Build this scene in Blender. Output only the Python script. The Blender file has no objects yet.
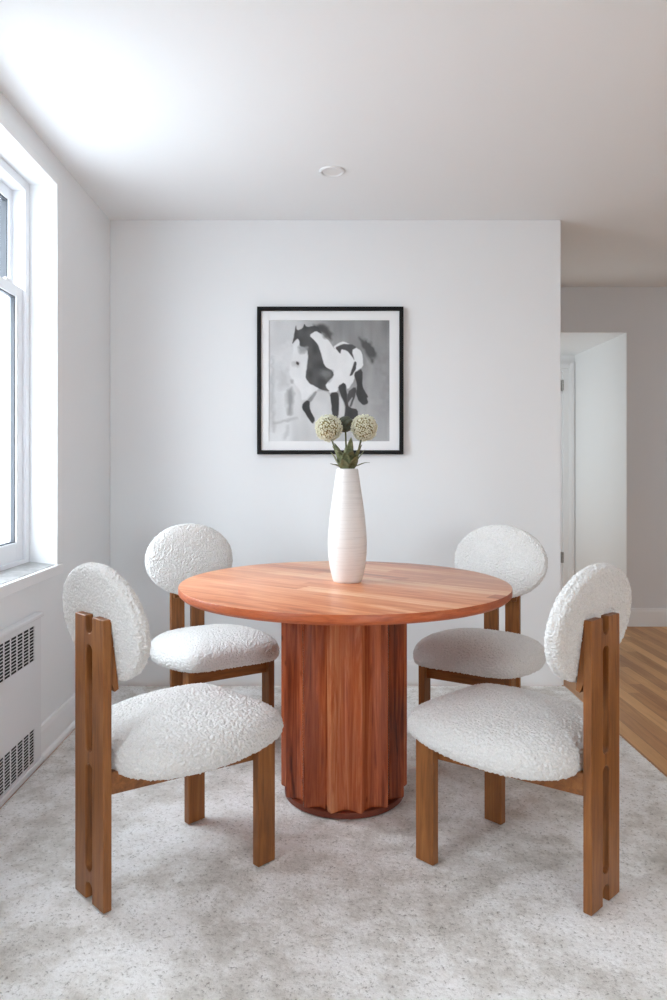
import bpy, bmesh, math, random
import numpy as np
from mathutils import Vector, Matrix, noise
random.seed(7)
PI = math.pi
scene = bpy.context.scene
COL = scene.collection

# ------------------------------------------------------------------ helpers
def link(o, parent=None):
    COL.objects.link(o)
    if parent is not None:
        o.parent = parent
    return o

def obj(name, bm, mat, parent=None, smooth=False, bevel=0.0, seg=2, angle=35, recalc=True):
    me = bpy.data.meshes.new(name)
    if recalc:
        bmesh.ops.recalc_face_normals(bm, faces=bm.faces[:])
    bm.to_mesh(me)
    bm.free()
    for m in (mat if isinstance(mat, (list, tuple)) else [mat]):
        me.materials.append(m)
    if smooth:
        me.polygons.foreach_set('use_smooth', [True] * len(me.polygons))
    o = link(bpy.data.objects.new(name, me), parent)
    if bevel:
        b = o.modifiers.new('bevel', 'BEVEL')
        b.width = bevel
        b.segments = seg
        b.limit_method = 'ANGLE'
        b.angle_limit = math.radians(angle)
        if not smooth:
            me.polygons.foreach_set('use_smooth', [True] * len(me.polygons))
        b.harden_normals = True
    return o

def thing(name, label, cat, loc=(0, 0, 0), rz=0.0, group=None):
    o = bpy.data.objects.new(name, None)
    o.empty_display_size = .1
    COL.objects.link(o)
    o.location = loc
    o.rotation_euler = (0, 0, rz)
    return tag(o, label, cat, group)

def tag(o, label, cat, group=None):
    o['label'] = label
    o['category'] = cat
    if group:
        o['group'] = group
    return o

def struct(name, bm, mat, parent=None, **kw):
    o = obj(name, bm, mat, parent, **kw)
    if parent is None:
        o['kind'] = 'structure'
    return o

def box(bm, x0, x1, y0, y1, z0, z1, M=None):
    c = [(x, y, z) for z in (z0, z1) for y in (y0, y1) for x in (x0, x1)]
    v = [bm.verts.new(M @ Vector(p) if M else p) for p in c]
    for f in ((0, 2, 3, 1), (4, 5, 7, 6), (0, 1, 5, 4), (2, 6, 7, 3), (0, 4, 6, 2), (1, 3, 7, 5)):
        bm.faces.new([v[i] for i in f])

def boxes(*bs):
    bm = bmesh.new()
    for b in bs:
        box(bm, *b)
    return bm

def lathe(bm, prof, n=64, M=None, close=False):
    rings = []
    for r, z in prof:
        if r < 1e-6:
            p = Vector((0, 0, z))
            rings.append([bm.verts.new(M @ p if M else p)])
        else:
            ring = []
            for k in range(n):
                a = 2 * PI * k / n
                p = Vector((r * math.cos(a), r * math.sin(a), z))
                ring.append(bm.verts.new(M @ p if M else p))
            rings.append(ring)
    bridge(bm, rings)

def bridge(bm, rings):
    for a, b in zip(rings, rings[1:]):
        if len(a) == 1 and len(b) == 1:
            continue
        n = max(len(a), len(b))
        for k in range(n):
            k2 = (k + 1) % n
            if len(a) == 1:
                bm.faces.new((a[0], b[k], b[k2]))
            elif len(b) == 1:
                bm.faces.new((a[k], a[k2], b[0]))
            else:
                bm.faces.new((a[k], a[k2], b[k2], b[k]))

def prism(bm, pts, h0, h1, axis='y'):
    """extrude a closed 2-D outline; axis y: pts are (x,z)"""
    def P(p, h):
        return (p[0], h, p[1]) if axis == 'y' else ((p[0], p[1], h) if axis == 'z' else (h, p[0], p[1]))
    a = [bm.verts.new(P(p, h0)) for p in pts]
    b = [bm.verts.new(P(p, h1)) for p in pts]
    bm.faces.new(a)
    bm.faces.new(b[::-1])
    n = len(pts)
    for i in range(n):
        j = (i + 1) % n
        bm.faces.new((a[i], a[j], b[j], b[i]))

def tube(bm, pts, radii, n=8):
    rings = []
    pts = [Vector(p) for p in pts]
    for i, p in enumerate(pts):
        t = (pts[min(i + 1, len(pts) - 1)] - pts[max(i - 1, 0)]).normalized()
        up = Vector((1, 0, 0)) if abs(t.x) < .8 else Vector((0, 1, 0))
        u = t.cross(up).normalized()
        w = t.cross(u)
        r = radii[i] if isinstance(radii, (list, tuple)) else radii
        rings.append([bm.verts.new(p + u * r * math.cos(2 * PI * k / n) + w * r * math.sin(2 * PI * k / n)) for k in range(n)])
    bridge(bm, rings)
    bm.faces.new(rings[0][::-1])
    bm.faces.new(rings[-1])

# ------------------------------------------------------------------ materials
def srgb(r, g, b):
    f = lambda c: (c / 255 / 12.92) if c / 255 <= .04045 else ((c / 255 + .055) / 1.055) ** 2.4
    return (f(r), f(g), f(b), 1)

class NT:
    def __init__(s, name):
        s.m = bpy.data.materials.new(name)
        s.m.use_nodes = True
        s.t = s.m.node_tree
        s.b = s.t.nodes['Principled BSDF']
        s.out = s.t.nodes['Material Output']
    def n(s, typ, **kw):
        nd = s.t.nodes.new(typ)
        for k, v in kw.items():
            setattr(nd, k, v)
        return nd
    def l(s, a, b):
        s.t.links.new(a, b)
    def setv(s, **kw):
        for k, v in kw.items():
            s.b.inputs[k.replace('_', ' ')].default_value = v
    def coord(s, scale=(1, 1, 1), rot=(0, 0, 0), loc=(0, 0, 0)):
        tc = s.n('ShaderNodeTexCoord')
        mp = s.n('ShaderNodeMapping')
        mp.inputs['Scale'].default_value = scale
        mp.inputs['Rotation'].default_value = rot
        mp.inputs['Location'].default_value = loc
        s.l(tc.outputs['Object'], mp.inputs['Vector'])
        return mp.outputs['Vector']
    def noise(s, vec, scale, detail=4, rough=.55, dist=0):
        nd = s.n('ShaderNodeTexNoise')
        nd.inputs['Scale'].default_value = scale
        nd.inputs['Detail'].default_value = detail
        nd.inputs['Roughness'].default_value = rough
        nd.inputs['Distortion'].default_value = dist
        s.l(vec, nd.inputs['Vector'])
        return nd.outputs['Fac']
    def ramp(s, fac, stops):
        r = s.n('ShaderNodeValToRGB')
        e = r.color_ramp.elements
        while len(e) < len(stops):
            e.new(.5)
        for el, (p, c) in zip(e, stops):
            el.position = p
            el.color = c
        s.l(fac, r.inputs['Fac'])
        return r.outputs['Color']
    def math(s, op, a, b=None):
        m = s.n('ShaderNodeMath', operation=op)
        for i, v in enumerate((a, b)):
            if v is None:
                continue
            if isinstance(v, (int, float)):
                m.inputs[i].default_value = v
            else:
                s.l(v, m.inputs[i])
        return m.outputs[0]
    def mix(s, fac, a, b, mode='MIX'):
        m = s.n('ShaderNodeMix', data_type='RGBA', blend_type=mode)
        for i, v in ((0, fac), (6, a), (7, b)):
            if isinstance(v, (int, float)):
                m.inputs[i].default_value = v
            elif isinstance(v, tuple):
                m.inputs[i].default_value = v
            else:
                s.l(v, m.inputs[i])
        return m.outputs[2]
    def bump(s, h, strength=.3, dist=.002):
        b = s.n('ShaderNodeBump')
        b.inputs['Strength'].default_value = strength
        b.inputs['Distance'].default_value = dist
        s.l(h, b.inputs['Height'])
        s.l(b.outputs['Normal'], s.b.inputs['Normal'])
    def base(s, c):
        s.l(c, s.b.inputs['Base Color'])

def plain(name, col, rough=.5, **kw):
    t = NT(name)
    t.setv(Base_Color=col, Roughness=rough, **kw)
    return t.m

def paint(name, col, rough=.6, scale=60, strength=.08):
    t = NT(name)
    t.setv(Base_Color=col, Roughness=rough)
    v = t.coord()
    t.bump(t.noise(v, scale, 3), strength, .002)
    return t.m

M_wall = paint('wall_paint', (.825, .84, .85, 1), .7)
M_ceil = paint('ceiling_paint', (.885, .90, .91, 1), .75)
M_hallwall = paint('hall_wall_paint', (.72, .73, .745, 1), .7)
M_trim = paint('trim_paint', (.84, .845, .85, 1), .35, 30, .03)
M_vinyl = plain('white_vinyl', (.82, .84, .87, 1), .3)
M_metalwhite = plain('white_enamel', (.76, .77, .785, 1), .4)
M_slot_shade = plain('slot_shade_black', (.012, .012, .013, 1), .8)
M_blackframe = plain('black_frame_lacquer', (.008, .008, .008, 1), .55, Specular_IOR_Level=.2)
M_mat = paint('mat_board', (.84, .845, .85, 1), .8, 200, .03)
M_gasket_shade = plain('gasket_and_shade_grey', (.045, .05, .06, 1), .5)
M_brass = plain('hinge_metal', (.35, .34, .32, 1), .35, Metallic=.9)

def mk_wood(name, c_dark, c_mid, c_light, grain=(14, 14, 1.2), rough=.42, rot=(0, 0, 0)):
    t = NT(name)
    v = t.coord(grain, rot)
    a = t.noise(v, 3.2, 6, .62, .6)
    fine = t.noise(t.coord((grain[0] * 6, grain[1] * 6, grain[2] * 1.5) if grain[2] < grain[0] else (grain[0], grain[1] * 6, grain[2] * 6), rot), 5, 3, .6)
    c = t.ramp(a, [(.25, c_dark), (.5, c_mid), (.78, c_light)])
    c = t.mix(.35, c, t.ramp(fine, [(.3, (.45, .4, .36, 1)), (.6, (1, 1, 1, 1))]), 'MULTIPLY')
    t.base(c)
    t.setv(Roughness=rough)
    t.bump(fine, .08, .001)
    return t.m

CW = (srgb(98, 56, 24), srgb(140, 86, 40), srgb(168, 110, 56))
M_cwood = mk_wood('chair_wood', *CW, grain=(14, 14, 1.2))
M_cwood_y = mk_wood('chair_wood_lengthwise', *CW, grain=(1.6, 14, 14), rot=(0, 0, PI / 2))
M_cwood_x = mk_wood('chair_wood_crosswise', *CW, grain=(1.6, 14, 14))

def mk_boucle():
    t = NT('boucle_fabric')
    v = t.coord()
    vo = t.n('ShaderNodeTexVoronoi', feature='SMOOTH_F1')
    vo.inputs['Scale'].default_value = 150
    t.l(v, vo.inputs['Vector'])
    nz = t.noise(v, 260, 3)
    h = t.math('ADD', t.math('MULTIPLY', vo.outputs['Distance'], -1.0), t.math('MULTIPLY', nz, .5))
    c = t.ramp(nz, [(.3, (.64, .632, .615, 1)), (.7, (.77, .76, .745, 1))])
    t.base(c)
    t.setv(Roughness=.95)
    t.b.inputs['Sheen Weight'].default_value = .15
    t.bump(h, .5, .004)
    return t.m
M_boucle = mk_boucle()

def mk_rug():
    t = NT('rug_pile')
    v = t.coord()
    big = t.noise(v, 1.7, 5, .62, .8)
    med = t.noise(v, 9, 5, .7)
    fine = t.noise(v, 120, 3, .7)
    speck = t.noise(v, 110, 4, .75)
    pat = t.math('ADD', t.math('MULTIPLY', big, .55), t.math('MULTIPLY', med, .45))
    c = t.ramp(pat, [(.36, srgb(194, 189, 182)), (.46, srgb(222, 219, 214)), (.53, srgb(242, 241, 239)), (.62, srgb(251, 251, 251))])
    c = t.mix(1.0, c, t.ramp(speck, [(.33, (.45, .435, .42, 1)), (.43, (.93, .927, .922, 1)), (.6, (1, 1, 1, 1))]), 'MULTIPLY')
    t.base(c)
    t.setv(Roughness=1.0)
    t.b.inputs['Specular IOR Level'].default_value = .1
    t.bump(t.math('ADD', t.math('MULTIPLY', fine, .6), t.math('MULTIPLY', speck, .8)), .55, .006)
    return t.m
M_rug = mk_rug()

def planks(name, cols, width, length, rot=0.0, rough=.35, gap=True, grain=.55, spec=.5):
    """boards along local x after rot, each with its own tone"""
    t = NT(name)
    v = t.coord((1, 1, 1), (0, 0, rot))
    sx = t.n('ShaderNodeSeparateXYZ')
    t.l(v, sx.inputs[0])
    row = t.math('FLOOR', t.math('DIVIDE', sx.outputs['Y'], width))
    wn = t.n('ShaderNodeTexWhiteNoise', noise_dimensions='1D')
    t.l(row, wn.inputs['W'])
    off = t.math('MULTIPLY', wn.outputs['Value'], length)
    seg = t.math('FLOOR', t.math('DIVIDE', t.math('ADD', sx.outputs['X'], off), length))
    wn2 = t.n('ShaderNodeTexWhiteNoise', noise_dimensions='2D')
    cb = t.n('ShaderNodeCombineXYZ')
    t.l(row, cb.inputs[0]); t.l(seg, cb.inputs[1])
    t.l(cb.outputs[0], wn2.inputs['Vector'])
    tone = wn2.outputs['Value']
    # grain, offset per board
    cb2 = t.n('ShaderNodeCombineXYZ')
    t.l(t.math('MULTIPLY', sx.outputs['X'], 1.6), cb2.inputs[0])
    t.l(t.math('MULTIPLY', sx.outputs['Y'], 18), cb2.inputs[1])
    t.l(t.math('MULTIPLY', tone, 37), cb2.inputs[2])
    g = t.noise(cb2.outputs[0], 1.6, 7, .62, 1.0)
    f = t.math('ADD', t.math('MULTIPLY', tone, 1 - grain), t.math('MULTIPLY', g, grain))
    c = t.ramp(f, cols)
    if gap:
        fy = t.math('FRACT', t.math('DIVIDE', sx.outputs['Y'], width))
        e = t.math('LESS_THAN', t.math('MINIMUM', fy, t.math('SUBTRACT', 1.0, fy)), .0012 / width)
        c = t.mix(t.math('MULTIPLY', e, .5), c, (.1, .05, .02, 1))
    t.base(c)
    t.setv(Roughness=rough)
    t.b.inputs['Specular IOR Level'].default_value = spec
    t.bump(g, .05, .001)
    return t.m
M_floor = planks('oak_strip_floor', [(.2, srgb(152, 102, 56)), (.5, srgb(194, 142, 88)), (.8, srgb(222, 174, 116))], .07, .9, rot=PI / 2, rough=.38)
TOPC = [(.28, srgb(160, 84, 50)), (.42, srgb(202, 122, 80)), (.56, srgb(222, 152, 108)), (.70, srgb(238, 190, 150))]
M_top = planks('acacia_tabletop', TOPC, .075, 1.3, rot=math.radians(36), rough=.3, gap=False, grain=.72)
M_edge = mk_wood('acacia_edge', srgb(150, 66, 30), srgb(186, 92, 46), srgb(200, 112, 64), grain=(5, 5, 30), rough=.4)

def mk_pedestal(n):
    t = NT('acacia_staves')
    tc = t.n('ShaderNodeTexCoord')
    sx = t.n('ShaderNodeSeparateXYZ')
    t.l(tc.outputs['Object'], sx.inputs[0])
    ang = t.math('ARCTAN2', sx.outputs['Y'], sx.outputs['X'])
    k = t.math('FLOOR', t.math('ADD', t.math('MULTIPLY', ang, 2 * n / (2 * PI)), .35))
    wn = t.n('ShaderNodeTexWhiteNoise', noise_dimensions='1D')
    t.l(k, wn.inputs['W'])
    cb = t.n('ShaderNodeCombineXYZ')
    t.l(t.math('MULTIPLY', ang, 5.5), cb.inputs[0])
    t.l(t.math('MULTIPLY', sx.outputs['Z'], 1.1), cb.inputs[1])
    t.l(t.math('MULTIPLY', wn.outputs['Value'], 21), cb.inputs[2])
    g = t.noise(cb.outputs[0], 2.2, 7, .62, 1.4)
    f = t.math('ADD', t.math('MULTIPLY', wn.outputs['Value'], .28), t.math('MULTIPLY', g, .72))
    c = t.ramp(f, [(.24, srgb(70, 30, 16)), (.4, srgb(140, 64, 34)), (.55, srgb(178, 92, 52)), (.76, srgb(208, 140, 94))])
    # knots
    vo = t.n('ShaderNodeTexVoronoi')
    cb3 = t.n('ShaderNodeCombineXYZ')
    t.l(t.math('MULTIPLY', ang, 2.0), cb3.inputs[0])
    t.l(t.math('MULTIPLY', sx.outputs['Z'], 5.0), cb3.inputs[1])
    t.l(cb3.outputs[0], vo.inputs['Vector'])
    vo.inputs['Scale'].default_value = 1.6
    kn = t.ramp(vo.outputs['Distance'], [(.04, (.2, .12, .08, 1)), (.13, (1, 1, 1, 1))])
    c = t.mix(.8, c, kn, 'MULTIPLY')
    t.base(c)
    t.setv(Roughness=.24)
    t.bump(g, .1, .002)
    return t.m
NFL = 14
M_ped = mk_pedestal(NFL)
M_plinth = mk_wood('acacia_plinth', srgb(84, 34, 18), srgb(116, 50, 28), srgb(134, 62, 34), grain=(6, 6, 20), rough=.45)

def mk_vase():
    t = NT('white_ceramic')
    v = t.coord((1, 1, 1))
    sx = t.n('ShaderNodeSeparateXYZ')
    t.l(v, sx.inputs[0])
    cb = t.n('ShaderNodeCombineXYZ')
    t.l(t.math('MULTIPLY', sx.outputs['Z'], 260), cb.inputs[2])
    t.l(t.math('MULTIPLY', sx.outputs['X'], 6), cb.inputs[0])
    t.l(t.math('MULTIPLY', sx.outputs['Y'], 6), cb.inputs[1])
    n1 = t.noise(cb.outputs[0], 1, 3, .7)
    t.base(t.ramp(n1, [(.3, (.66, .65, .635, 1)), (.5, (.76, .75, .735, 1))]))
    t.setv(Roughness=.5)
    t.bump(n1, .25, .0015)
    return t.m
M_vase = mk_vase()

def mk_stone():
    t = NT('marble_sill')
    v = t.coord((1, 1, 1))
    t.base(t.ramp(t.noise(v, 9, 6, .6, 2), [(.3, srgb(118, 117, 115)), (.55, srgb(150, 149, 148)), (.75, srgb(180, 180, 180))]))
    t.setv(Roughness=.3)
    return t.m
M_stone = mk_stone()

def mk_glass():
    t = NT('window_glass')
    g = t.n('ShaderNodeBsdfGlossy')
    g.inputs['Roughness'].default_value = .02
    tr = t.n('ShaderNodeBsdfTransparent')
    tr.inputs['Color'].default_value = (.96, .98, .98, 1)
    mx = t.n('ShaderNodeMixShader')
    mx.inputs[0].default_value = .05
    t.l(tr.outputs[0], mx.inputs[1]); t.l(g.outputs[0], mx.inputs[2])
    t.l(mx.outputs[0], t.out.inputs['Surface'])
    return t.m
M_glass = mk_glass()

def mk_leafmat(name, c1, c2):
    t = NT(name)
    t.base(t.ramp(t.noise(t.coord(), 45, 3), [(.3, c1), (.7, c2)]))
    t.setv(Roughness=.6)
    return t.m
M_leaf = mk_leafmat('leaf_green', srgb(70, 80, 48), srgb(146, 152, 116))
M_stem = mk_leafmat('stem_green', srgb(70, 74, 44), srgb(120, 122, 80))
M_bud = mk_leafmat('bud_green', srgb(58, 64, 52), srgb(92, 96, 78))
M_petal = mk_leafmat('allium_floret', srgb(226, 226, 202), srgb(246, 246, 232))
M_core = mk_leafmat('allium_core', srgb(112, 96, 50), srgb(150, 136, 80))

# ------------------------------------------------------------------ room
ZC = 2.508      # ceiling
FL = -0.012     # wood floor (the rug's top is z = 0)
XL = -1.1375    # left wall
YB = 3.954      # back wall
XE = 1.305      # free end of the back wall
YH = 5.42       # hall wall
XR, YR = 3.9, -2.6

struct('floor', boxes((-1.6, XR + .2, YR - .2, 7.2, FL - .1, FL)), M_floor)
struct('ceiling', boxes((-1.6, XR + .2, YR - .2, 7.2, ZC, ZC + .12)), M_ceil)

# left wall with openings
W1 = (2.16, 3.14, .735, 2.385)      # y0 y1 z0 z1
W2 = (.38, 1.15, .735, 2.385)
bm = bmesh.new()
ys = [YR - .2, W2[0], W2[1], W1[0], W1[1], YB + .13]
T0 = -1.42
for i in range(5):
    if i in (1, 3):
        box(bm, T0, XL, ys[i], ys[i + 1], FL, W1[2])
        box(bm, T0, XL, ys[i], ys[i + 1], W1[3], ZC)
    else:
        box(bm, T0, XL, ys[i], ys[i + 1], FL, ZC)
struct('wall_left', bm, M_wall)
# back partition
struct('wall_back', boxes((XL, XE, YB, YB + .13, FL, ZC)), M_wall, bevel=.004)
# hall wall with cased-free opening to the alcove
AX0, AX1, AZ, AY = .9, 2.28, 2.172, 6.53
bm = bmesh.new()
box(bm, -1.6, AX0, YH, YH + .12, FL, ZC)
box(bm, AX1, XR + .2, YH, YH + .12, FL, ZC)
box(bm, AX0, AX1, YH, YH + .12, AZ, ZC)
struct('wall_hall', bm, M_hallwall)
# alcove shell
DX0, DX1, DZ = 1.36, 2.225, 2.05
bm = bmesh.new()
box(bm, AX1, AX1 + .1, YH + .12, AY + .1, FL, ZC)
box(bm, AX0 - .1, AX0, YH + .12, AY + .1, FL, ZC)
box(bm, AX0, DX0, AY, AY + .1, FL, ZC)
box(bm, DX1, AX1, AY, AY + .1, FL, ZC)
box(bm, DX0, DX1, AY, AY + .1, DZ, ZC)
box(bm, AX0, AX1, YH + .001, AY, AZ - .004, AZ + .0)
box(bm, AX1 - .004, AX1, YH + .001, AY, FL, AZ - .004)
box(bm, AX0, AX1, YH + .12, AY, AZ, AZ + .05)
struct('wall_alcove', bm, M_trim)
# side and rear of the big room
struct('wall_right', boxes((XR, XR + .2, YR - .2, 7.2, FL, ZC)), M_wall)
R2 = (.9, 2.1, .6, 2.3)
bm = bmesh.new()
xs = [-1.6, R2[0], R2[1], XR + .2]
for i in range(3):
    if i == 1:
        box(bm, xs[i], xs[i + 1], YR - .2, YR, FL, R2[2])
        box(bm, xs[i], xs[i + 1], YR - .2, YR, R2[3], ZC)
    else:
        box(bm, xs[i], xs[i + 1], YR - .2, YR, FL, ZC)
struct('wall_rear', bm, M_wall)
struct('wall_hall_left', boxes((-1.6, -1.42, YB + .13, 7.2, FL, ZC)), M_wall)

# baseboards: profile (out, z)
def baseboard(name, p0, p1, nrm, shoe=False, h=.122):
    prof = [(0, FL), (.014, FL), (.014, h - .022), (.011, h - .012), (.010, h - .003), (.006, h), (0, h)]
    if shoe:
        prof = [(0, FL), (.03, FL), (.0295, FL + .008), (.026, FL + .016), (.020, FL + .021), (.014, FL + .023)] + prof[2:]
    bm = bmesh.new()
    rings = []
    for p in (p0, p1):
        rings.append([bm.verts.new((p[0] + nrm[0] * a, p[1] + nrm[1] * a, z)) for a, z in prof])
    bridge(bm, rings)
    bm.faces.new(rings[0]); bm.faces.new(rings[1][::-1])
    return struct(name, bm, M_trim)
baseboard('baseboard_back', (XL, YB), (XE, YB), (0, -1))
baseboard('baseboard_back_end', (XE, YB), (XE, YB + .13), (1, 0))
baseboard('baseboard_left', (XL, 2.93), (XL, YB), (1, 0), True)
baseboard('baseboard_left_front', (XL, YR), (XL, 1.7), (1, 0), True)
baseboard('baseboard_hall', (AX1 + .001, YH), (XR, YH), (0, -1))
baseboard('baseboard_right', (XR, YR), (XR, YH), (-1, 0))

# windows -----------------------------------------------------------
def window(name, y0, y1, z0, z1, two=False):
    """double-hung vinyl window in the left wall"""
    bm = bmesh.new()
    # flat casing round the opening, a slim raised edge
    c, t = .06, .008
    box(bm, XL, XL + t, y1, y1 + c, z0 - .03, z1 + c * .55)
    box(bm, XL, XL + t, y0 - c, y0, z0 - .03, z1 + c * .55)
    box(bm, XL, XL + t, y0, y1, z1, z1 + c * .55)
    w = struct(name, bm, M_trim, bevel=.003)
    # fixed outer frame
    fx0, fx1, fw = -1.36, -1.249, .04
    bm = boxes((fx0, fx1, y0, y0 + fw, z0, z1), (fx0, fx1, y1 - fw, y1, z0, z1),
               (fx0, fx1, y0 + fw, y1 - fw, z0, z0 + .045), (fx0, fx1, y0 + fw, y1 - fw, z1 - .04, z1))
    struct('window_frame', bm, M_vinyl, w, bevel=.003)
    zm = 1.905
    def sash(nm, xa, xb, za, zb, rb, rt, st, gd=.006):
        a, b = y0 + fw, y1 - fw
        s = struct(nm, boxes((xa, xb, a, a + st, za, zb), (xa, xb, b - st, b, za, zb),
                             (xa, xb, a + st, b - st, za, za + rb), (xa, xb, a + st, b - st, zb - rt, zb)), M_vinyl, w, bevel=.002)
        xm = (xa + xb) / 2
        g = .006
        struct('gasket_and_shade', boxes((xm - gd, xb - .008, a + st, a + st + g, za + rb, zb - rt), (xm - gd, xb - .008, b - st - g, b - st, za + rb, zb - rt),
                               (xm - .006, xb - .008, a + st + g, b - st - g, za + rb, za + rb + g), (xm - .006, xb - .008, a + st + g, b - st - g, zb - rt - g, zb - rt)), M_gasket_shade, s)
        struct('pane', boxes((xm - .012, xm - .008, a + st, b - st, za + rb, zb - rt)), M_glass, s)
        return s
    sash('lower_sash', -1.30, -1.262, z0 + .045, zm + .02, .075, .045, .062)
    sash('upper_sash', -1.345, -1.307, zm - .02, z1 - .04, .045, .05, .03, .019)  # deep dark insert paints shade onto the upper stile's inner face
    lk = struct('sash_lock', boxes((-1.275, -1.262, y1 - .2, y1 - .14, zm + .02, zm + .032)), M_vinyl, w, bevel=.003)
    # stone sill and painted stool
    prof = [(-1.249, z0), (XL - .004, z0), (XL - .004, z0 + .016), (-1.249, z0 + .028)]
    bm = bmesh.new()
    prism(bm, prof, y0 + .001, y1 - .001, 'y')
    struct('window_sill', bm, M_stone, w)
    struct('window_stool', boxes((XL - .004, XL + .014, y0 - c, y1 + c, z0 - .03, z0 + .014)), M_trim, w, bevel=.004)
    return w
window('window_1', *W1)
window('window_2', *W2)

def rear_window(name, x0, x1, z0, z1):
    w = struct(name, boxes((x0, x0 + .05, YR - .14, YR - .06, z0, z1), (x1 - .05, x1, YR - .14, YR - .06, z0, z1),
                           (x0 + .05, x1 - .05, YR - .14, YR - .06, z0, z0 + .05), (x0 + .05, x1 - .05, YR - .14, YR - .06, z1 - .05, z1),
                           ((x0 + x1) / 2 - .03, (x0 + x1) / 2 + .03, YR - .14, YR - .06, z0 + .05, z1 - .05)), M_vinyl)
    for a, b in ((x0 + .05, (x0 + x1) / 2 - .03), ((x0 + x1) / 2 + .03, x1 - .05)):
        struct('pane', boxes((a, b, YR - .105, YR - .1, z0 + .05, z1 - .05)), M_glass, w)
rear_window('window_3', *R2)

# door in the alcove -------------------------------------------------
bm = bmesh.new()
box(bm, DX0, DX0 + .02, AY - .0, AY + .1, FL, DZ)                    # jambs
box(bm, DX1 - .05, DX1, AY - .0, AY + .1, FL, DZ)
box(bm, DX0 + .02, DX1 - .05, AY, AY + .1, DZ - .02, DZ)
d = struct('door_1', bm, M_trim)
cw = .054
bm = bmesh.new()
for a, b in ((DX0 - cw, DX0), (DX1, DX1 + cw)):
    box(bm, a, b, AY - .018, AY, FL, DZ + cw)
    box(bm, a + .010, b - .018, AY - .034, AY - .018, FL, DZ + cw - .01)
box(bm, DX0, DX1, AY - .016, AY, DZ, DZ + cw)
box(bm, DX0, DX1, AY - .022, AY - .016, DZ + .02, DZ + cw - .008)
struct('door_casing', bm, M_trim, d, bevel=.002)
lx0, lx1 = DX0 + .022, DX1 - .052
bm = boxes((lx0, lx1, AY + .02, AY + .055, FL + .008, DZ - .022))
for za, zb in ((.15, .95), (1.05, 1.95)):
    for xa, xb in ((lx0 + .1, (lx0 + lx1) / 2 - .04), ((lx0 + lx1) / 2 + .04, lx1 - .1)):
        box(bm, xa, xb, AY + .014, AY + .02, za, zb)
struct('door_leaf', bm, M_trim, d, bevel=.004)
for z in (1.9, .36):
    bm = bmesh.new()
    for k in range(3):
        lathe(bm, [(0, -.016), (.008, -.016), (.008, .014), (0, .014)], 12, Matrix.Translation((DX1 - .052, AY + .002, z - .03 + k * .032)))
    box(bm, DX1 - .08, DX1 - .052, AY + .006, AY + .02, z - .048, z + .048)
    struct('hinge', bm, M_brass, d)
bm = bmesh.new()
lathe(bm, [(0, 0), (.028, 0), (.028, .006), (.01, .01), (.01, .035), (.024, .045), (.026, .06), (.015, .07), (0, .07)], 24,
      Matrix.Translation((lx0 + .06, AY + .02, .95)) @ Matrix.Rotation(PI / 2, 4, 'X'))
struct('door_knob', bm, M_brass, d, smooth=True)

# made-up window frame and pane round an added lamp, on the alcove's closed left wall
lamp_frame = struct('alcove_lamp_frame', boxes((AX0, AX0 + .04, 5.53, 5.59, .45, 2.06), (AX0, AX0 + .04, 6.37, 6.43, .45, 2.06), (AX0, AX0 + .04, 5.59, 6.37, .45, .51), (AX0, AX0 + .04, 5.59, 6.37, 2.0, 2.06),
                              (AX0 + .004, AX0 + .036, 5.59, 6.37, 1.24, 1.28)), M_vinyl)
struct('pane', boxes((AX0 + .016, AX0 + .02, 5.59, 6.37, .51, 2.0)), M_glass, lamp_frame)

# radiator cover ------------------------------------------------------
rad = thing('radiator_cover', 'white enamelled radiator cover with slotted vents set below the window', 'radiator', (XL, 2.3, FL))
rx0, rx1 = 0.0, .02
ry0, ry1 = 1.72 - 2.3, 2.925 - 2.3
def rbox(*b):
    return boxes(*b)
g1 = (.425, .562); g2 = (.03, .160)        # vent heights above the floor
bm = bmesh.new()
fy0, fy1 = ry0 + .05, ry1 - .068
box(bm, rx1 - .004, rx1, ry0, ry1, g2[1], g1[0])
box(bm, rx1 - .004, rx1, ry0, ry1, g1[1], .585)
box(bm, rx1 - .004, rx1, ry0, ry1, 0, g2[0])
for za, zb in (g1, g2):
    box(bm, rx1 - .004, rx1, ry0, fy0, za, zb)
    box(bm, rx1 - .004, rx1, fy1, ry1, za, zb)
box(bm, rx0, rx1 - .004, ry1 - .004, ry1, 0, .585)
box(bm, rx0, rx1 - .004, ry0, ry0 + .004, 0, .585)
obj('front_panel', bm, M_metalwhite, rad)
obj('top_cap', boxes((rx0, rx1 + .012, ry0 - .006, ry1 + .006, .585, .602)), M_metalwhite, rad, bevel=.005, seg=3)
obj('base_strip', boxes((rx1, rx1 + .012, ry0, ry1, 0, .026)), M_metalwhite, rad, bevel=.005, seg=3)
obj('slot_shade_sheet', boxes((rx1 - .012, rx1 - .010, ry0 + .004, ry1 - .004, .004, .58)), M_slot_shade, rad)  # black sheet close behind the slots, painting the shade inside
pitch = .056
for za, zb in (g1, g2):
    bm = bmesh.new()
    n = int((fy1 - fy0) / pitch)
    y = fy1
    while y > fy0 + .001:
        ya = max(y - pitch, fy0)
        box(bm, rx1 - .0015, rx1 - .0005, ya, ya + .0105, za, zb)
        y -= pitch
    rows = 11
    rp = (zb - za) / rows
    for k in range(rows + 1):
        zc = za + k * rp
        v = [(rx1 - .0011, zc - .0018), (rx1 - .0005, zc - .0018), (rx1 - .0005, zc + .0018), (rx1 - .0011, zc + .0018)]
        bmv = [bm.verts.new((p[0], yy, p[1])) for yy in (fy0, fy1) for p in v]
        for i in range(4):
            j = (i + 1) % 4
            bm.faces.new((bmv[i], bmv[j], bmv[4 + j], bmv[4 + i]))
    obj('vent_grille', bm, M_metalwhite, rad)

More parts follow.
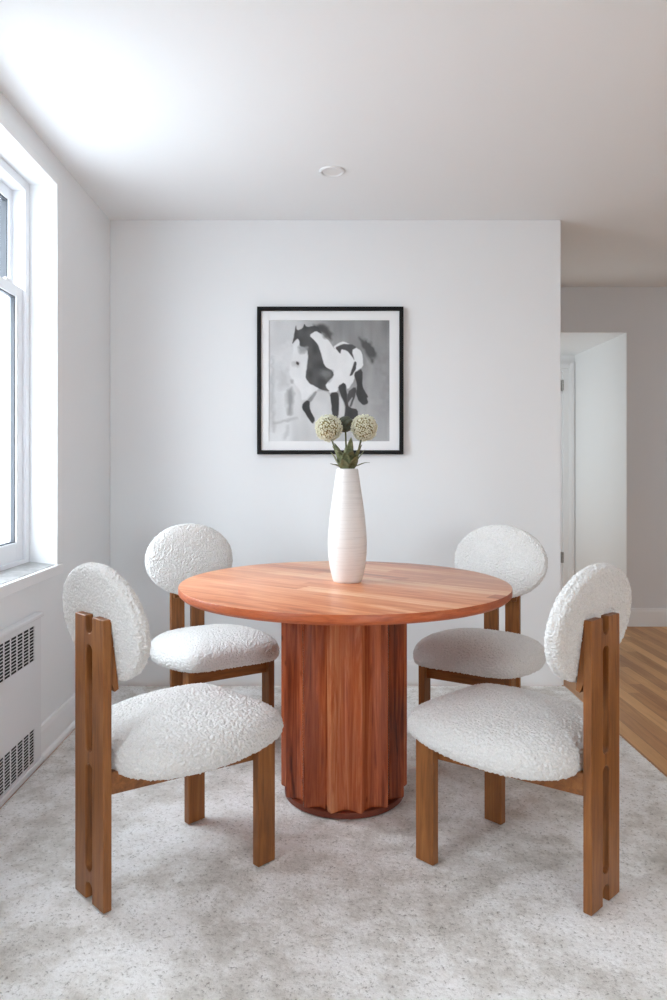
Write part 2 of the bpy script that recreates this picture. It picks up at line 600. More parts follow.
# ceiling downlight ----------------------------------------------------
dl = thing('ceiling_light', 'small round white recessed downlight in the ceiling', 'ceiling light', (.054, 3.30, ZC))
bm = bmesh.new()
lathe(bm, [(.044, -.003), (.046, -.009), (.056, -.0075), (.0585, -.003), (.0585, 0), (.044, 0), (.044, -.003)], 64)
obj('trim_ring', bm, M_trim, dl, smooth=True)
bm = bmesh.new()
lathe(bm, [(0, -.0045), (.0425, -.0045), (.0425, 0), (0, 0)], 64)
obj('lens', bm, plain('frosted_lens', (.82, .82, .82, 1), .5), dl)

# ------------------------------------------------------------------ rug
def make_rug():
    x0, x1, y0, y1 = -1.103, 1.318, .55, 3.925
    nx, ny = 420, 600
    xs_ = np.linspace(x0, x1, nx); ys_ = np.linspace(y0, y1, ny)
    bm = bmesh.new()
    top = []
    for j, y in enumerate(ys_):
        row = []
        for i, x in enumerate(xs_):
            e = min(x - x0, x1 - x, y - y0, y1 - y)
            z = -.0036 + .0026 * noise.noise((x * 95, y * 95, 3)) + .0008 * noise.noise((x * 9, y * 9, 7))
            if e < .012:
                z -= .006 * (1 - e / .012)
            row.append(bm.verts.new((x, y, z)))
        top.append(row)
    for j in range(ny - 1):
        for i in range(nx - 1):
            bm.faces.new((top[j][i], top[j][i + 1], top[j + 1][i + 1], top[j + 1][i]))
    edge = [top[0][i] for i in range(nx)] + [top[j][-1] for j in range(1, ny)] + [top[-1][i] for i in range(nx - 2, -1, -1)] + [top[j][0] for j in range(ny - 2, 0, -1)]
    low = [bm.verts.new((v.co.x, v.co.y, FL)) for v in edge]
    n = len(edge)
    for k in range(n):
        bm.faces.new((edge[k], low[k], low[(k + 1) % n], edge[(k + 1) % n]))
    bm.faces.new(low[::-1])
    return obj('area_rug', bm, M_rug, smooth=True, recalc=False)
tag(make_rug(), 'pale grey mottled area rug spread under the table and chairs', 'rug')

# ------------------------------------------------------------------ table
TX, TY, TZ = .087, 2.635, .7555
TR = .588
tb = thing('dining_table', 'round reddish wood dining table on a fluted drum pedestal', 'table', (TX, TY, 0))
bm = bmesh.new()
prof = [(0, TZ - .032), (TR - .010, TZ - .032), (TR - .002, TZ - .025), (TR, TZ - .022), (TR, TZ - .003), (TR - .0008, TZ - .001), (TR - .003, TZ), (0, TZ)]
lathe(bm, prof, 160)
for f in bm.faces:
    c = f.calc_center_median()
    f.material_index = 1 if c.z < TZ - .002 else 0
    f.smooth = True
top = obj('tabletop', bm, [M_top, M_edge], tb)
top.data.set_sharp_from_angle(angle=math.radians(25))
# fluted drum
bm = bmesh.new()
per = 20
rings = []
RO, RD = .229, .033
zs = [.022, .026] + list(np.linspace(.05, TZ - .04, 14)) + [TZ - .032]
for zi, z in enumerate(zs):
    ring = []
    for k in range(NFL * per):
        a = 2 * PI * k / (NFL * per)
        u = (k % per) / per                     # 0 at a ridge
        dd = RD * (1 - abs(2 * u - 1) ** 1.7)    # hollow flute
        r = RO - dd
        if u < .001:
            r = RO - .0022
        if zi == 0:
            r -= .003
        an = a - PI / 2 + PI / NFL
        ring.append(bm.verts.new((r * math.cos(an), r * math.sin(an), z)))
    rings.append(ring)
bridge(bm, rings)
bm.faces.new(rings[0][::-1]); bm.faces.new(rings[-1])
pd = obj('pedestal', bm, M_ped, tb)
pd.data.polygons.foreach_set('use_smooth', [len(p.vertices) == 4 for p in pd.data.polygons])
try:
    pd.data.set_sharp_from_angle(angle=math.radians(24))
except Exception:
    pass
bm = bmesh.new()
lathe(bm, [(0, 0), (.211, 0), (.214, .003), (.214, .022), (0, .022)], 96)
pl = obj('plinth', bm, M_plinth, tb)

# ------------------------------------------------------------------ chair
SW = .0815      # half width of the slotted back board
ST = .0245     # its thickness
def back_board():
    g = .0172
    H = .768
    pts = [(-SW, 0), (-g, 0)]
    def arc(cz, up):            # half arc from x=-g to x=0 ; up: opening ends upward
        out = []
        for k in range(1, 7):
            a = k / 6 * PI / 2
            out.append((-g * math.cos(a), cz + (1 if up else -1) * g * math.sin(a)))
        return out
    def slot_bottom(zb):        # from (0,zb) curving to (-g, zb+g)
        out = []
        for k in range(0, 7):
            a = PI / 2 * (1 - k / 6)
            out.append((-g * math.cos(a), zb + g - g * math.sin(a)))
        return out
    pts += [(-g, .034)] + arc(.034, True)             # bottom notch, top at .0475
    pts += slot_bottom(.082)
    pts += [(-g, .353)] + arc(.353, True)
    pts += slot_bottom(.401)
    pts += [(-g, .674)] + arc(.674, True)
    pts += slot_bottom(.722)
    pts += [(-g, H), (-SW, H)]
    bm = bmesh.new()
    for s in (1, -1):
        a = [bm.verts.new((s * x, 0, z)) for x, z in pts]
        b = [bm.verts.new((s * x, ST, z)) for x, z in pts]
        bm.faces.new(a if s > 0 else a[::-1])
        bm.faces.new(b[::-1] if s > 0 else b)
        n = len(pts)
        for i in range(n):
            j = (i + 1) % n
            if abs(pts[i][0]) < 1e-6 and abs(pts[j][0]) < 1e-6:
                continue
            q = (a[i], b[i], b[j], a[j])
            bm.faces.new(q if s > 0 else q[::-1])
    bmesh.ops.remove_doubles(bm, verts=bm.verts[:], dist=1e-5)
    return bm

def boucle_disp(p, amp, sc):
    d_, _ = noise.voronoi(p * sc)
    return amp * (.55 - d_[0]) * 1.3 + amp * .5 * noise.noise(p * (sc * 1.9))

def grow(place, sub, prof, amp, sc):
    """closed cushion: an even ball of points wrapped onto the profile (r, h) swept round the
    outline, then displaced along its normals for the nubby yarn"""
    L = [0.0]
    for p, q in zip(prof, prof[1:]):
        L.append(L[-1] + math.hypot(q[0] - p[0], q[1] - p[1]))
    L = np.array(L) / L[-1]
    R_ = np.array([p[0] for p in prof]); H_ = np.array([p[1] for p in prof])
    bm = bmesh.new()
    bmesh.ops.create_icosphere(bm, subdivisions=sub, radius=1)
    for v in bm.verts:
        th = math.acos(max(-1, min(1, v.co.z))) / PI
        f = 1 - th
        v.co = place(float(np.interp(f, L, R_)), float(np.interp(f, L, H_)), math.atan2(v.co.y, v.co.x))
    bmesh.ops.recalc_face_normals(bm, faces=bm.faces[:])
    bm.normal_update()
    mv = [(v, v.normal.copy()) for v in bm.verts]
    for v, n in mv:
        v.co += n * boucle_disp(v.co, amp, sc)
    return bm

def resample(prof, step):
    """resample a polyline of (r,h) at even steps with Catmull-Rom smoothing"""
    P = [Vector((a, b, 0)) for a, b in prof]
    out = []
    for i in range(len(P) - 1):
        p0, p1, p2, p3 = P[max(i - 1, 0)], P[i], P[i + 1], P[min(i + 2, len(P) - 1)]
        n = max(2, int((p2 - p1).length / step))
        for k in range(n):
            t = k / n
            q = .5 * ((2 * p1) + (p2 - p0) * t + (2 * p0 - 5 * p1 + 4 * p2 - p3) * t * t + (3 * p1 - p0 - 3 * p2 + p3) * t ** 3)
            out.append((max(q.x, 0), q.y))
    out.append((P[-1].x, P[-1].y))
    return out

BW, BH = .212, .163      # backrest half sizes
def backrest():
    Rr = BW
    prof = [(0, .004), (Rr * .5, .003), (Rr * .85, .001), (Rr * .955, .004), (Rr * .988, .012), (Rr * .985, .0175), (Rr * .995, .021), (Rr, .027), (Rr * .985, .036), (Rr * .93, .045), (Rr * .78, .053), (Rr * .45, .059), (0, .061)]
    pr = resample(prof, .003)
    def place(r, y, a):
        k = r / Rr
        return Vector((k * BW * math.cos(a), y, k * BH * math.sin(a)))
    return grow(place, 8, pr, .0040, 118)

SEAT = [(0, .545), (.10, .545), (.165, .538), (.202, .516), (.226, .468), (.246, .40), (.256, .31), (.246, .21), (.21, .11), (.145, .053), (.07, .034), (0, .03)]
def seat_outline(n):
    half = []
    P = [Vector((a, b, 0)) for a, b in SEAT]
    full = P + [Vector((-p.x, p.y, 0)) for p in P[-2:0:-1]]
    m = len(full)
    dense = []
    for i in range(m):
        p0, p1, p2, p3 = full[(i - 1) % m], full[i], full[(i + 1) % m], full[(i + 2) % m]
        for k in range(24):
            t = k / 24
            dense.append(.5 * ((2 * p1) + (p2 - p0) * t + (2 * p0 - 5 * p1 + 4 * p2 - p3) * t * t + (3 * p1 - p0 - 3 * p2 + p3) * t ** 3))
    L = [0]
    for a, b in zip(dense, dense[1:] + dense[:1]):
        L.append(L[-1] + (b - a).length)
    out = []
    j = 0
    for k in range(n):
        s = L[-1] * k / n
        while L[j + 1] < s:
            j += 1
        f = (s - L[j]) / max(L[j + 1] - L[j], 1e-9)
        out.append(dense[j].lerp(dense[(j + 1) % len(dense)], f))
    return out
def seat():
    n = 1440
    c = Vector((0, .30, 0))
    tab = {}
    out = seat_outline(n)
    ang = sorted((math.atan2(q.y - c.y, q.x - c.x), (q - c).length) for q in out)
    A_ = np.array([ang[-1][0] - 2 * PI] + [a for a, _ in ang] + [ang[0][0] + 2 * PI])
    D_ = np.array([ang[-1][1]] + [d for _, d in ang] + [ang[0][1]])
    prof = [(0, .366), (.6, .366), (.84, .364), (.92, .358), (.962, .361), (.99, .373), (1.0, .388), (.992, .405), (.955, .425), (.86, .443), (.70, .457), (.45, .468), (.2, .473), (0, .474)]
    pr = resample([(a * .25, b) for a, b in prof], .003)
    def place(r, z, a):
        d = float(np.interp(a, A_, D_)) * r / .25
        return Vector((c.x + d * math.cos(a), c.y + d * math.sin(a), z))
    return grow(place, 8, pr, .0042, 112)

LX0, LX1, LY0, LY1 = .165, .192, .432, .497
def make_chair(label):
    t = thing('dining_chair', label, 'chair', group='boucle dining chairs around the table')
    obj('back_board', back_board(), M_cwood, t, bevel=.0028, seg=2, angle=40)
    # wedge that tilts the backrest
    bm = bmesh.new()
    prism(bm, [(ST, .60), (ST + .012, .572), (ST + .024, .578), (ST + .006, .72), (ST, .74)], -SW + .006, SW - .006, 'x')
    obj('backrest_wedge', bm, M_cwood, t, bevel=.002)
    bk = obj('backrest', backrest(), M_boucle, t, smooth=True, recalc=False)
    bk.location = (0, ST - .003, .744)
    bk.rotation_euler = (math.radians(10), 0, 0)
    st = obj('seat_cushion', seat(), M_boucle, t, smooth=True, recalc=False)
    st.matrix_local = Matrix.Translation((0, .3, .42)) @ Matrix.Rotation(math.radians(1.8), 4, 'X') @ Matrix.Translation((0, -.3, -.42))
    for s in (1, -1):
        a, b = sorted((s * LX0, s * LX1))
        obj('leg', boxes((a, b, LY0, LY1, 0, .374)), M_cwood, t, bevel=.003)
    for s in (1, -1):
        bm = bmesh.new()
        p = [(s * (SW - .004), ST), (s * (LX0 - .001), LY0 + .012), (s * (LX0 - .001), LY0 + .034), (s * (LX0 - .02), LY0 + .02), (s * (SW - .026), ST)]
        prism(bm, p, .304, .364, 'z')
        obj('side_rail', bm, M_cwood_y, t, bevel=.0015)
    obj('front_rail', boxes((-LX0, LX0, LY0 + .02, LY0 + .041, .306, .366)), M_cwood_x, t, bevel=.0015)
    return t

def dup(root, label):
    r = root.copy()
    COL.objects.link(r)
    r['label'] = label
    for ch in list(root.children):
        c = ch.copy()
        COL.objects.link(c)
        c.parent = r
        c.matrix_parent_inverse = ch.matrix_parent_inverse.copy()
    return r

CH = [  # back-board centre, facing angle, label
    ((-.623, 1.966), 44.3, 'white boucle dining chair nearest the radiator, its slotted wooden back turned to the viewer'),
    ((.766, 1.954), 133.2, 'white boucle dining chair beside the bare wood floor, slotted back turned to the viewer'),
    ((-.620, 3.385), -57.5, 'white boucle dining chair in the left corner by the back wall, facing the viewer'),
    ((.828, 3.305), -122, 'white boucle dining chair by the free end of the back wall, facing the viewer'),
]
c0 = make_chair(CH[0][2])
for i, (p, a, lab) in enumerate(CH):
    c = c0 if i == 0 else dup(c0, lab)
    c.location = (p[0], p[1], 0)
    c.rotation_euler = (0, 0, math.radians(a - 90))

# ------------------------------------------------------------------ vase and flowers
VX, VY = .099, 2.64
vp = [(0, .006), (.040, .006), (.046, .0), (.051, .003), (.056, .018), (.063, .05), (.068, .085), (.0705, .125), (.0695, .165), (.0655, .215), (.059, .27), (.051, .325), (.0435, .375), (.040, .398), (.0385, .407), (.0362, .4085), (.034, .404), (.036, .38), (.044, .32), (.058, .2), (.060, .1), (.05, .03), (0, .02)]
vp = resample(vp, .006)
bm = bmesh.new()
lathe(bm, vp, 72)
vase = obj('vase', bm, M_vase, smooth=True)
vase.location = (VX, VY, TZ)
tag(vase, 'tall white ceramic vase with fine incised rings on the table', 'vase')

def leaf_bm(L, W, curl, seed):
    rnd = random.Random(seed)
    bm = bmesh.new()
    nl, nw = 12, 5
    fr = []
    bk = []
    for i in range(nl + 1):
        t = i / nl
        w = W * (math.sin(PI * t ** .8) ** .8 if 0 < t < 1 else 0) + .0006
        row = []; row2 = []
        for j in range(nw):
            s = (j / (nw - 1) * 2 - 1)
            x = s * w
            z = L * t * (1 - .12 * curl * t)
            y = curl * L * .55 * t * t + .25 * abs(s) * w + .001 * math.sin(8 * t + seed)
            row.append(bm.verts.new((x, y, z)))
            row2.append(bm.verts.new((x, y - .0009, z)))
        fr.append(row); bk.append(row2)
    for i in range(nl):
        for j in range(nw - 1):
            bm.faces.new((fr[i][j], fr[i][j + 1], fr[i + 1][j + 1], fr[i + 1][j]))
            bm.faces.new((bk[i][j], bk[i + 1][j], bk[i + 1][j + 1], bk[i][j + 1]))
    for i in range(nl):
        for q in (0, nw - 1):
            bm.faces.new((fr[i][q], fr[i + 1][q], bk[i + 1][q], bk[i][q]))
    for i in (0, nl):
        for j in range(nw - 1):
            bm.faces.new((fr[i][j], bk[i][j], bk[i][j + 1], fr[i][j + 1]))
    return bm

def floret_head(R, n, seed):
    """globe of tiny six-petalled cups"""
    rnd = random.Random(seed)
    bm = bmesh.new()
    ga = PI * (3 - 5 ** .5)
    for k in range(n):
        z = 1 - 2 * (k + .5) / n
        r = math.sqrt(1 - z * z)
        d_ = Vector((r * math.cos(ga * k), r * math.sin(ga * k), z))
        d_ = (d_ + Vector((rnd.uniform(-.05, .05), rnd.uniform(-.05, .05), rnd.uniform(-.05, .05)))).normalized()
        Rk = R * rnd.uniform(.90, 1.07)
        q = d_.to_track_quat('Z', 'Y').to_matrix().to_4x4()
        M = Matrix.Translation(d_ * Rk) @ q @ Matrix.Rotation(rnd.uniform(0, PI), 4, 'Z')
        s = R * .082
        base = bm.verts.new(M @ Vector((0, 0, -s * 1.3)))
        rim = []
        m = 10
        for j in range(m):
            a = 2 * PI * j / m
            rr = s * (1.0 if j % 2 == 0 else .62)
            rim.append(bm.verts.new(M @ Vector((rr * math.cos(a), rr * math.sin(a), s * (.35 if j % 2 == 0 else .1)))))
        ce = bm.verts.new(M @ Vector((0, 0, -s * .35)))
        for j in range(m):
            f = bm.faces.new((rim[j], rim[(j + 1) % m], ce))
            f.material_index = 0
            f = bm.faces.new((rim[(j + 1) % m], rim[j], base))
            f.material_index = 0
        # tiny stamen cone
        tip = bm.verts.new(M @ Vector((0, 0, s * .55)))
        bs = [bm.verts.new(M @ Vector((s * .2 * math.cos(2 * PI * j / 3), s * .2 * math.sin(2 * PI * j / 3), -s * .33))) for j in range(3)]
        for j in range(3):
            f = bm.faces.new((bs[j], bs[(j + 1) % 3], tip))
            f.material_index = 1
    s0 = len(bm.faces)
    bmesh.ops.create_icosphere(bm, subdivisions=3, radius=R * .80)
    bm.faces.ensure_lookup_table()
    for f in bm.faces[s0:]:
        f.material_index = 1
    return bm

def flower(label, head, R, leaves, seed, kind='allium'):
    """stem rising from the bottom of the vase; origin where it leaves the rim"""
    z0 = TZ + .400
    base = Vector((VX, VY, z0))
    t = thing('flower_stem', label, 'flower', (VX, VY, z0), group='flowers in the vase')
    h = Vector(head) - base
    foot = Vector((-h.x * .45, -h.y * .3, -.34))
    ent = Vector((h.x * .22, h.y * .3 + .0, .0))
    pts = [foot, foot.lerp(ent, .5), ent, ent.lerp(h, .5) + Vector((h.x * .06, 0, 0)), h]
    bm = bmesh.new()
    tube(bm, pts, [.0032] * 5, 8)
    obj('stem', bm, M_stem, t, smooth=True)
    if kind == 'allium':
        hd = obj('flower_head', floret_head(R, 540, seed), [M_petal, M_core], t, recalc=False)
    else:
        bm = bmesh.new()
        rnd = random.Random(seed)
        for k in range(26):
            zz = 1 - 2 * (k + .5) / 26
            rr = math.sqrt(1 - zz * zz)
            ga = PI * (3 - 5 ** .5)
            d_ = Vector((rr * math.cos(ga * k), rr * math.sin(ga * k), zz))
            M = Matrix.Translation(d_ * R * .72) @ d_.to_track_quat('Z', 'Y').to_matrix().to_4x4() @ Matrix.Diagonal((1, 1, .8, 1))
            bmesh.ops.create_icosphere(bm, subdivisions=2, radius=R * .36, matrix=M)
        hd = obj('bud', bm, M_bud, t, smooth=True, recalc=False)
    hd.location = h
    for i, (x, y, z, tilt, az, L, W) in enumerate(leaves):
        lf = obj('leaf', leaf_bm(L, W, .5, seed * 10 + i), M_leaf, t, smooth=True)
        lf.location = (x, y, z)
        lf.rotation_euler = (math.radians(tilt), 0, math.radians(az))
    return t
# leaf: x,y,z offset from the rim centre, tilt out, azimuth, length, half width
def LF(az, L, W, z=.0, tilt=14, r=.016):
    a = math.radians(az)
    # local leaf bends towards +y; turn it so +y points along azimuth az (0 = +x)
    return (r * math.cos(a), r * math.sin(a), z, -tilt, az - 90, L * 1.22, W)
flower('pale cream allium globe on the left in the white vase', (.031, 2.64, 1.311), .048,
       [LF(188, .072, .015, -.005, 16), LF(252, .058, .019, -.004, 30), LF(150, .085, .013, .0, 10), LF(222, .075, .017, .0, 12), LF(200, .045, .012, .01, 55), LF(280, .05, .016, .022, 10)], 1)
flower('pale cream allium globe on the right in the white vase', (.160, 2.645, 1.312), .047,
       [LF(-8, .078, .014, -.004, 14), LF(-62, .062, .018, -.002, 26), LF(30, .085, .013, .0, 10), LF(-35, .088, .014, .0, 10), LF(-15, .058, .010, .012, 58), LF(-80, .06, .018, .03, 38)], 2)
flower('small dark green bud standing between the two pale globes', (.093, 2.675, 1.327), .031,
       [LF(90, .09, .015, .0, 10), LF(-100, .066, .020, .004, 20), LF(130, .09, .014, .01, 14), LF(-78, .09, .014, .02, 5), LF(-120, .05, .016, .04, 42)], 3, 'bud')

# ------------------------------------------------------------------ framed picture
PXM = 1.17 / 216
def wx(px): return (px - 320) * PXM
def wz(py): return 1.17 + (467 - py) * PXM
fr = thing('framed_picture', 'framed grey and white horse painting hung on the back wall', 'picture', (wx(330.2), YB, wz(381)))
cx, cz = wx(330.2), wz(381)
hw, hh, bar = .394, .397, .0215
bm = bmesh.new()
prof = [(0, 0), (0, -.028), (.004, -.031), (bar - .004, -.031), (bar, -.026), (bar, 0)]
corners = [(-1, -1), (1, -1), (1, 1), (-1, 1)]
rings = []
for sx_, sz_ in corners + corners[:1]:
    rings.append([bm.verts.new((sx_ * (hw - a), y, sz_ * (hh - a))) for a, y in prof])
for a, b in zip(rings, rings[1:]):
    for k in range(len(prof)):
        k2 = (k + 1) % len(prof)
        bm.faces.new((a[k], a[k2], b[k2], b[k]))
bmesh.ops.remove_doubles(bm, verts=bm.verts[:], dist=1e-6)
obj('frame', bm, M_blackframe, fr)
ax0, ax1, az0, az1 = wx(269) - cx, wx(389.3) - cx, wz(441.3) - cz, wz(320.7) - cz
IW, IH = hw - bar + .001, hh - bar + .001
bm = boxes((-IW, ax0, -.016, -.004, -IH, IH), (ax1, IW, -.016, -.004, -IH, IH), (ax0, ax1, -.016, -.004, -IH, az0), (ax0, ax1, -.016, -.004, az1, IH))
obj('mat_board', bm, M_mat, fr)

def paint_art(N=250):
    gx = np.linspace(269, 389.3, N)
    gy = np.linspace(320.7, 441.3, N)
    X, Y = np.meshgrid(gx, gy)
    rng = np.random.RandomState(4)
    def vn(sx, sy, seed):                       # value noise in px units
        r = np.random.RandomState(seed)
        T = r.rand(64, 64)
        u = (X - 260) / sx; v = (Y - 310) / sy
        i = np.floor(u).astype(int); j = np.floor(v).astype(int)
        f = u - i; g = v - j
        f = f * f * (3 - 2 * f); g = g * g * (3 - 2 * g)
        a = T[j % 64, i % 64]; b = T[j % 64, (i + 1) % 64]; c = T[(j + 1) % 64, i % 64]; d = T[(j + 1) % 64, (i + 1) % 64]
        return (a * (1 - f) + b * f) * (1 - g) + (c * (1 - f) + d * f) * g
    # background wash: pale left, mid grey upper right
    s = np.clip((X - 300) / 40, 0, 1)
    t = np.clip((Y - 375) / 55, 0, 1)
    V = 208 * (1 - s) + s * (138 * (1 - t) + 176 * t)
    V += (vn(9, 45, 1) - .5) * 26 + (vn(3, 30, 2) - .5) * 12 * s + (vn(25, 18, 3) - .5) * 18
    def soft(poly, blur):
        P = np.array(poly, float)
        Nx = np.roll(P, -1, 0)
        P = np.stack([P * .8 + Nx * .2, P * .2 + Nx * .8], 1).reshape(-1, 2)
        jx = (vn(4, 4, 11) - .5) * blur * .8
        jy = (vn(4, 4, 12) - .5) * blur * .8
        x, y = X + jx, Y + jy
        ins = np.zeros(X.shape, bool)
        dmin = np.full(X.shape, 1e9)
        n = len(P)
        for k in range(n):
            x0, y0 = P[k]; x1, y1 = P[(k + 1) % n]
            cnd = ((y0 > y) != (y1 > y))
            with np.errstate(divide='ignore', invalid='ignore'):
                xi = (x1 - x0) * (y - y0) / (y1 - y0 if y1 != y0 else 1e-9) + x0
            ins ^= cnd & (x < xi)
            dx, dy = x1 - x0, y1 - y0
            q = np.clip(((x - x0) * dx + (y - y0) * dy) / max(dx * dx + dy * dy, 1e-9), 0, 1)
            dmin = np.minimum(dmin, np.hypot(x - x0 - q * dx, y - y0 - q * dy))
        sd = np.where(ins, dmin, -dmin)
        return np.clip(sd / blur + .5, 0, 1)
    A = lambda pts: [(265 + a / 7.69, 315 + b / 7.69) for a, b in pts]
    B = lambda pts: [(325 + a / 7.69, 315 + b / 7.69) for a, b in pts]
    def put(poly, val, blur=1.0, op=1.0, tex=10, ts=5):
        nonlocal V
        m = soft(poly, blur) * op
        V = V * (1 - m) + (val + (vn(ts, ts * 1.6, int(val)) - .5) * tex) * m
    # loose strokes behind the horse
    put(B([(250, 160), (290, 205), (330, 190), (400, 300), (370, 390), (340, 340), (280, 230)]), 92, 4, .9)
    put(B([(300, 420), (480, 300), (490, 700), (330, 740)]), 176, 14, .45)
    put(A([(165, 580), (220, 560), (205, 770), (175, 770)]), 138, 4, .8)
    put(A([(45, 330), (75, 330), (75, 900), (45, 900)]), 178, 4, .7)
    put(A([(90, 390), (180, 420), (200, 560), (110, 560)]), 180, 8, .6)
    put(A([(60, 825), (250, 785), (250, 800), (60, 845)]), 168, 2.5, .7)
    put(A([(165, 850), (190, 850), (180, 950), (130, 960)]), 184, 3, .6)
    put(A([(100, 310), (200, 190), (215, 330), (150, 420)]), 216, 8, .7)
    # white body
    put(A([(255, 180), (222, 215), (208, 335), (185, 420), (200, 500), (225, 520), (280, 600), (285, 660), (320, 655), (350, 610), (405, 575), (410, 555), (345, 535), (318, 450), (330, 290), (270, 250)]), 224, 1.6)
    body = A([(340, 160), (390, 125), (440, 150), (500, 210), (535, 270)]) + B([(60, 245), (125, 205), (170, 215), (235, 250), (275, 280), (292, 320), (292, 405), (225, 440), (225, 500), (175, 580), (150, 520), (100, 545), (95, 590), (40, 602)]) + A([(490, 590), (460, 530), (530, 470), (525, 440), (455, 400), (430, 280), (400, 215)])
    put(body, 226, 1.0, 1, 8)
    put(A([(395, 590), (345, 690), (360, 760), (395, 810), (530, 770), (500, 600), (440, 580)]), 208, 1.5, .9)
    put(B([(105, 600), (150, 690), (148, 800), (95, 800)]), 206, 1.2)
    # dark patches
    put(A([(235, 72), (246, 122), (292, 105), (303, 68), (318, 95), (400, 85), (440, 150), (390, 125), (340, 160), (375, 190), (405, 225), (430, 290), (455, 395), (525, 440), (530, 470), (465, 530), (470, 565), (500, 590), (430, 575), (380, 545), (345, 535), (315, 490), (312, 450), (325, 400), (335, 290), (300, 250), (270, 245), (260, 190), (243, 182), (205, 232), (225, 160)]), 92, 1.0, 1, 26)
    put(A([(360, 80), (470, 78), (515, 140), (522, 200), (470, 170), (400, 120)]), 84, 5, .9, 20)
    put(A([(250, 235), (330, 245), (322, 290), (258, 295)]), 150, 3, .85)
    put(A([(425, 420), (520, 440), (528, 470), (470, 525), (440, 480)]), 122, 4, .7, 20)
    put(A([(205, 365), (265, 365), (255, 410), (225, 400)]), 176, 3, .8)
    put(A([(238, 360), (262, 372), (256, 390), (238, 380)]), 62, 1.2)
    put(A([(195, 495), (220, 500), (215, 530), (200, 525)]), 160, 2, .8)
    put(A([(385, 585), (400, 598), (350, 680), (318, 668)]), 140, 1.2, 1, 20)
    put(A([(325, 655), (345, 670), (345, 735), (388, 805), (366, 845), (318, 770), (284, 715), (290, 682)]), 70, 1.0, 1, 16)
    put(B([(38, 600), (95, 590), (110, 660), (102, 790), (60, 790), (45, 680)]), 78, 1.0, 1, 16)
    put(B([(100, 545), (152, 518), (168, 600), (168, 660), (188, 712), (250, 728), (256, 800), (140, 815), (152, 760), (158, 690), (112, 605)]), 74, 1.0, 1, 16)
    put(B([(70, 252), (130, 226), (205, 226), (245, 252), (205, 275), (226, 352), (212, 328), (165, 272), (120, 262), (122, 306)]), 92, 1.0, 1, 20)
    put(B([(226, 356), (244, 374), (236, 420), (205, 466), (184, 472), (215, 400)]), 84, .9)
    put(B([(220, 450), (290, 412), (286, 560), (330, 628), (318, 640), (334, 680), (290, 695), (255, 662), (236, 600), (246, 530)]), 78, 1.0, 1, 16)
    put(B([(172, 592), (232, 550), (240, 600), (205, 702), (184, 712), (216, 622), (165, 690)]), 96, 1.0, 1, 24)
    V = np.where(V < 125, V - 16 * np.clip((125 - V) / 15, 0, 1), V)
    V = np.clip(V + rng.randn(N, N) * 1.5, 20, 240)
    L = V / 255
    lin = np.where(L <= .04045, L / 12.92, ((L + .055) / 1.055) ** 2.4)
    me = bpy.data.meshes.new('painting')
    co = np.zeros((N * N, 3))
    co[:, 0] = ((X - 269) / (389.3 - 269) * (ax1 - ax0) + ax0).ravel()
    co[:, 1] = -.010
    co[:, 2] = (az1 - (Y - 320.7) / (441.3 - 320.7) * (az1 - az0)).ravel()
    idx = np.arange(N * N).reshape(N, N)
    F = np.stack([idx[:-1, :-1], idx[1:, :-1], idx[1:, 1:], idx[:-1, 1:]], -1).reshape(-1, 4)
    me.from_pydata(co.tolist(), [], F.tolist())
    ca = me.color_attributes.new('ink', 'FLOAT_COLOR', 'POINT')
    rgba = np.ones((N * N, 4), np.float32)
    rgba[:, 0] = lin.ravel() * .985; rgba[:, 1] = lin.ravel(); rgba[:, 2] = lin.ravel() * 1.01
    ca.data.foreach_set('color', rgba.ravel())
    t_ = NT('ink_wash_print')
    at = t_.n('ShaderNodeAttribute', attribute_name='ink')
    t_.base(at.outputs['Color'])
    t_.setv(Roughness=.7)
    me.materials.append(t_.m)
    return link(bpy.data.objects.new('painting', me), fr)
paint_art()

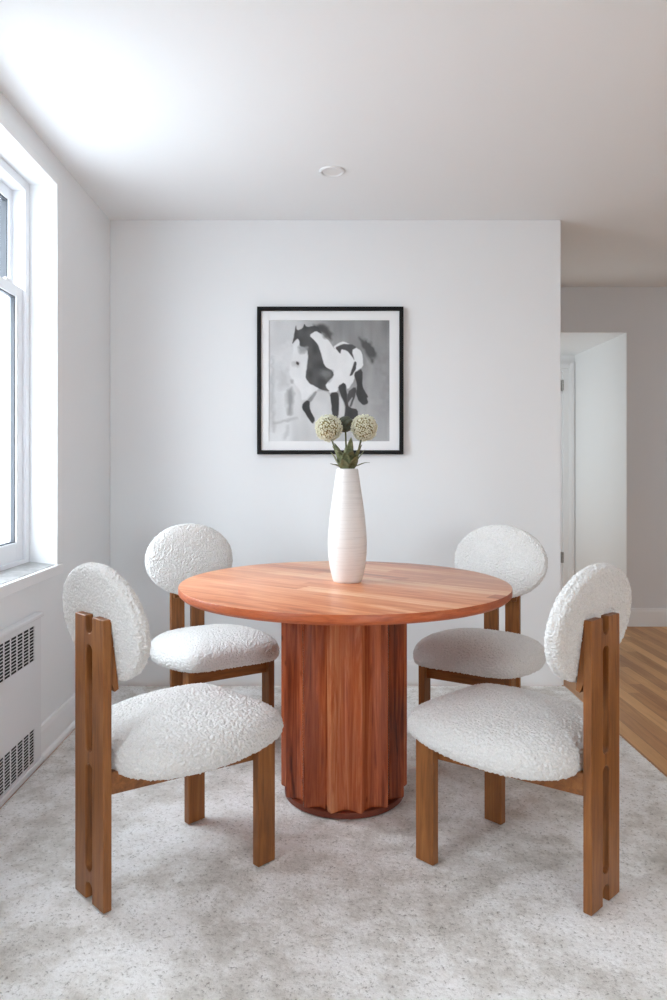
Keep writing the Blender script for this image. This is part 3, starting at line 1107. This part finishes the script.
# ------------------------------------------------------------------ light
w = bpy.data.worlds.new('World')
scene.world = w
w.use_nodes = True
nt = w.node_tree
bg = nt.nodes['Background']
tc = nt.nodes.new('ShaderNodeTexCoord')
sp = nt.nodes.new('ShaderNodeSeparateXYZ')
nt.links.new(tc.outputs['Generated'], sp.inputs[0])
rp = nt.nodes.new('ShaderNodeValToRGB')
e = rp.color_ramp.elements
e[0].position = .42; e[0].color = (.46, .50, .55, 1)
e[1].position = .58; e[1].color = (.90, .965, 1.05, 1)
mp = nt.nodes.new('ShaderNodeMath'); mp.operation = 'MULTIPLY_ADD'
mp.inputs[1].default_value = .5; mp.inputs[2].default_value = .5
nt.links.new(sp.outputs['Z'], mp.inputs[0])
nt.links.new(mp.outputs[0], rp.inputs['Fac'])
nt.links.new(rp.outputs['Color'], bg.inputs['Color'])
bg.inputs['Strength'].default_value = 12

def area(name, loc, rot, sx, sy, energy=0, col=(1, 1, 1), portal=False):
    l = bpy.data.lights.new(name, 'AREA')
    l.shape = 'RECTANGLE'; l.size = sx; l.size_y = sy
    l.energy = energy; l.color = col
    if portal:
        l.cycles.is_portal = True
    o = bpy.data.objects.new(name, l)
    COL.objects.link(o)
    o.location = loc; o.rotation_euler = rot
    return o
for n_, W in (('window_portal', W1), ('window_portal', W2)):
    area(n_, (-1.43, (W[0] + W[1]) / 2, (W[2] + W[3]) / 2), (0, -PI / 2, 0), W[3] - W[2], W[1] - W[0], portal=True)
for n_, R in (('window_portal', R2),):
    area(n_, ((R[0] + R[1]) / 2, YR - .22, (R[2] + R[3]) / 2), (PI / 2, 0, 0), R[1] - R[0], R[3] - R[2], portal=True)
area('alcove_fill_lamp', (AX0 + .008, 5.98, 1.255), (0, -PI / 2, 0), 1.48, .77, 9, (.93, .97, 1))  # unseen area lamp added behind the made-up frame to brighten the alcove

# ------------------------------------------------------------------ camera
cam = bpy.data.cameras.new('Camera')
co = bpy.data.objects.new('Camera', cam)
COL.objects.link(co)
co.location = (0, 0, 1.17)
co.rotation_euler = (PI / 2, 0, 0)
cam.sensor_fit = 'HORIZONTAL'
cam.sensor_width = 36
cam.lens = 36 * 730 / 667
cam.shift_x = 13.5 / 667
cam.shift_y = -33 / 667
cam.clip_start = .05
scene.camera = co

vs = scene.view_settings
vs.view_transform = 'Standard'
vs.look = 'None'
vs.gamma = 1
vs.exposure = 0.29
vs.use_curve_mapping = False
cy = scene.cycles
cy.max_bounces = 14
cy.diffuse_bounces = 9
cy.glossy_bounces = 4
cy.transparent_max_bounces = 12
cy.caustics_reflective = False
cy.caustics_refractive = False
cy.use_denoising = True
cy.denoising_prefilter = 'NONE'
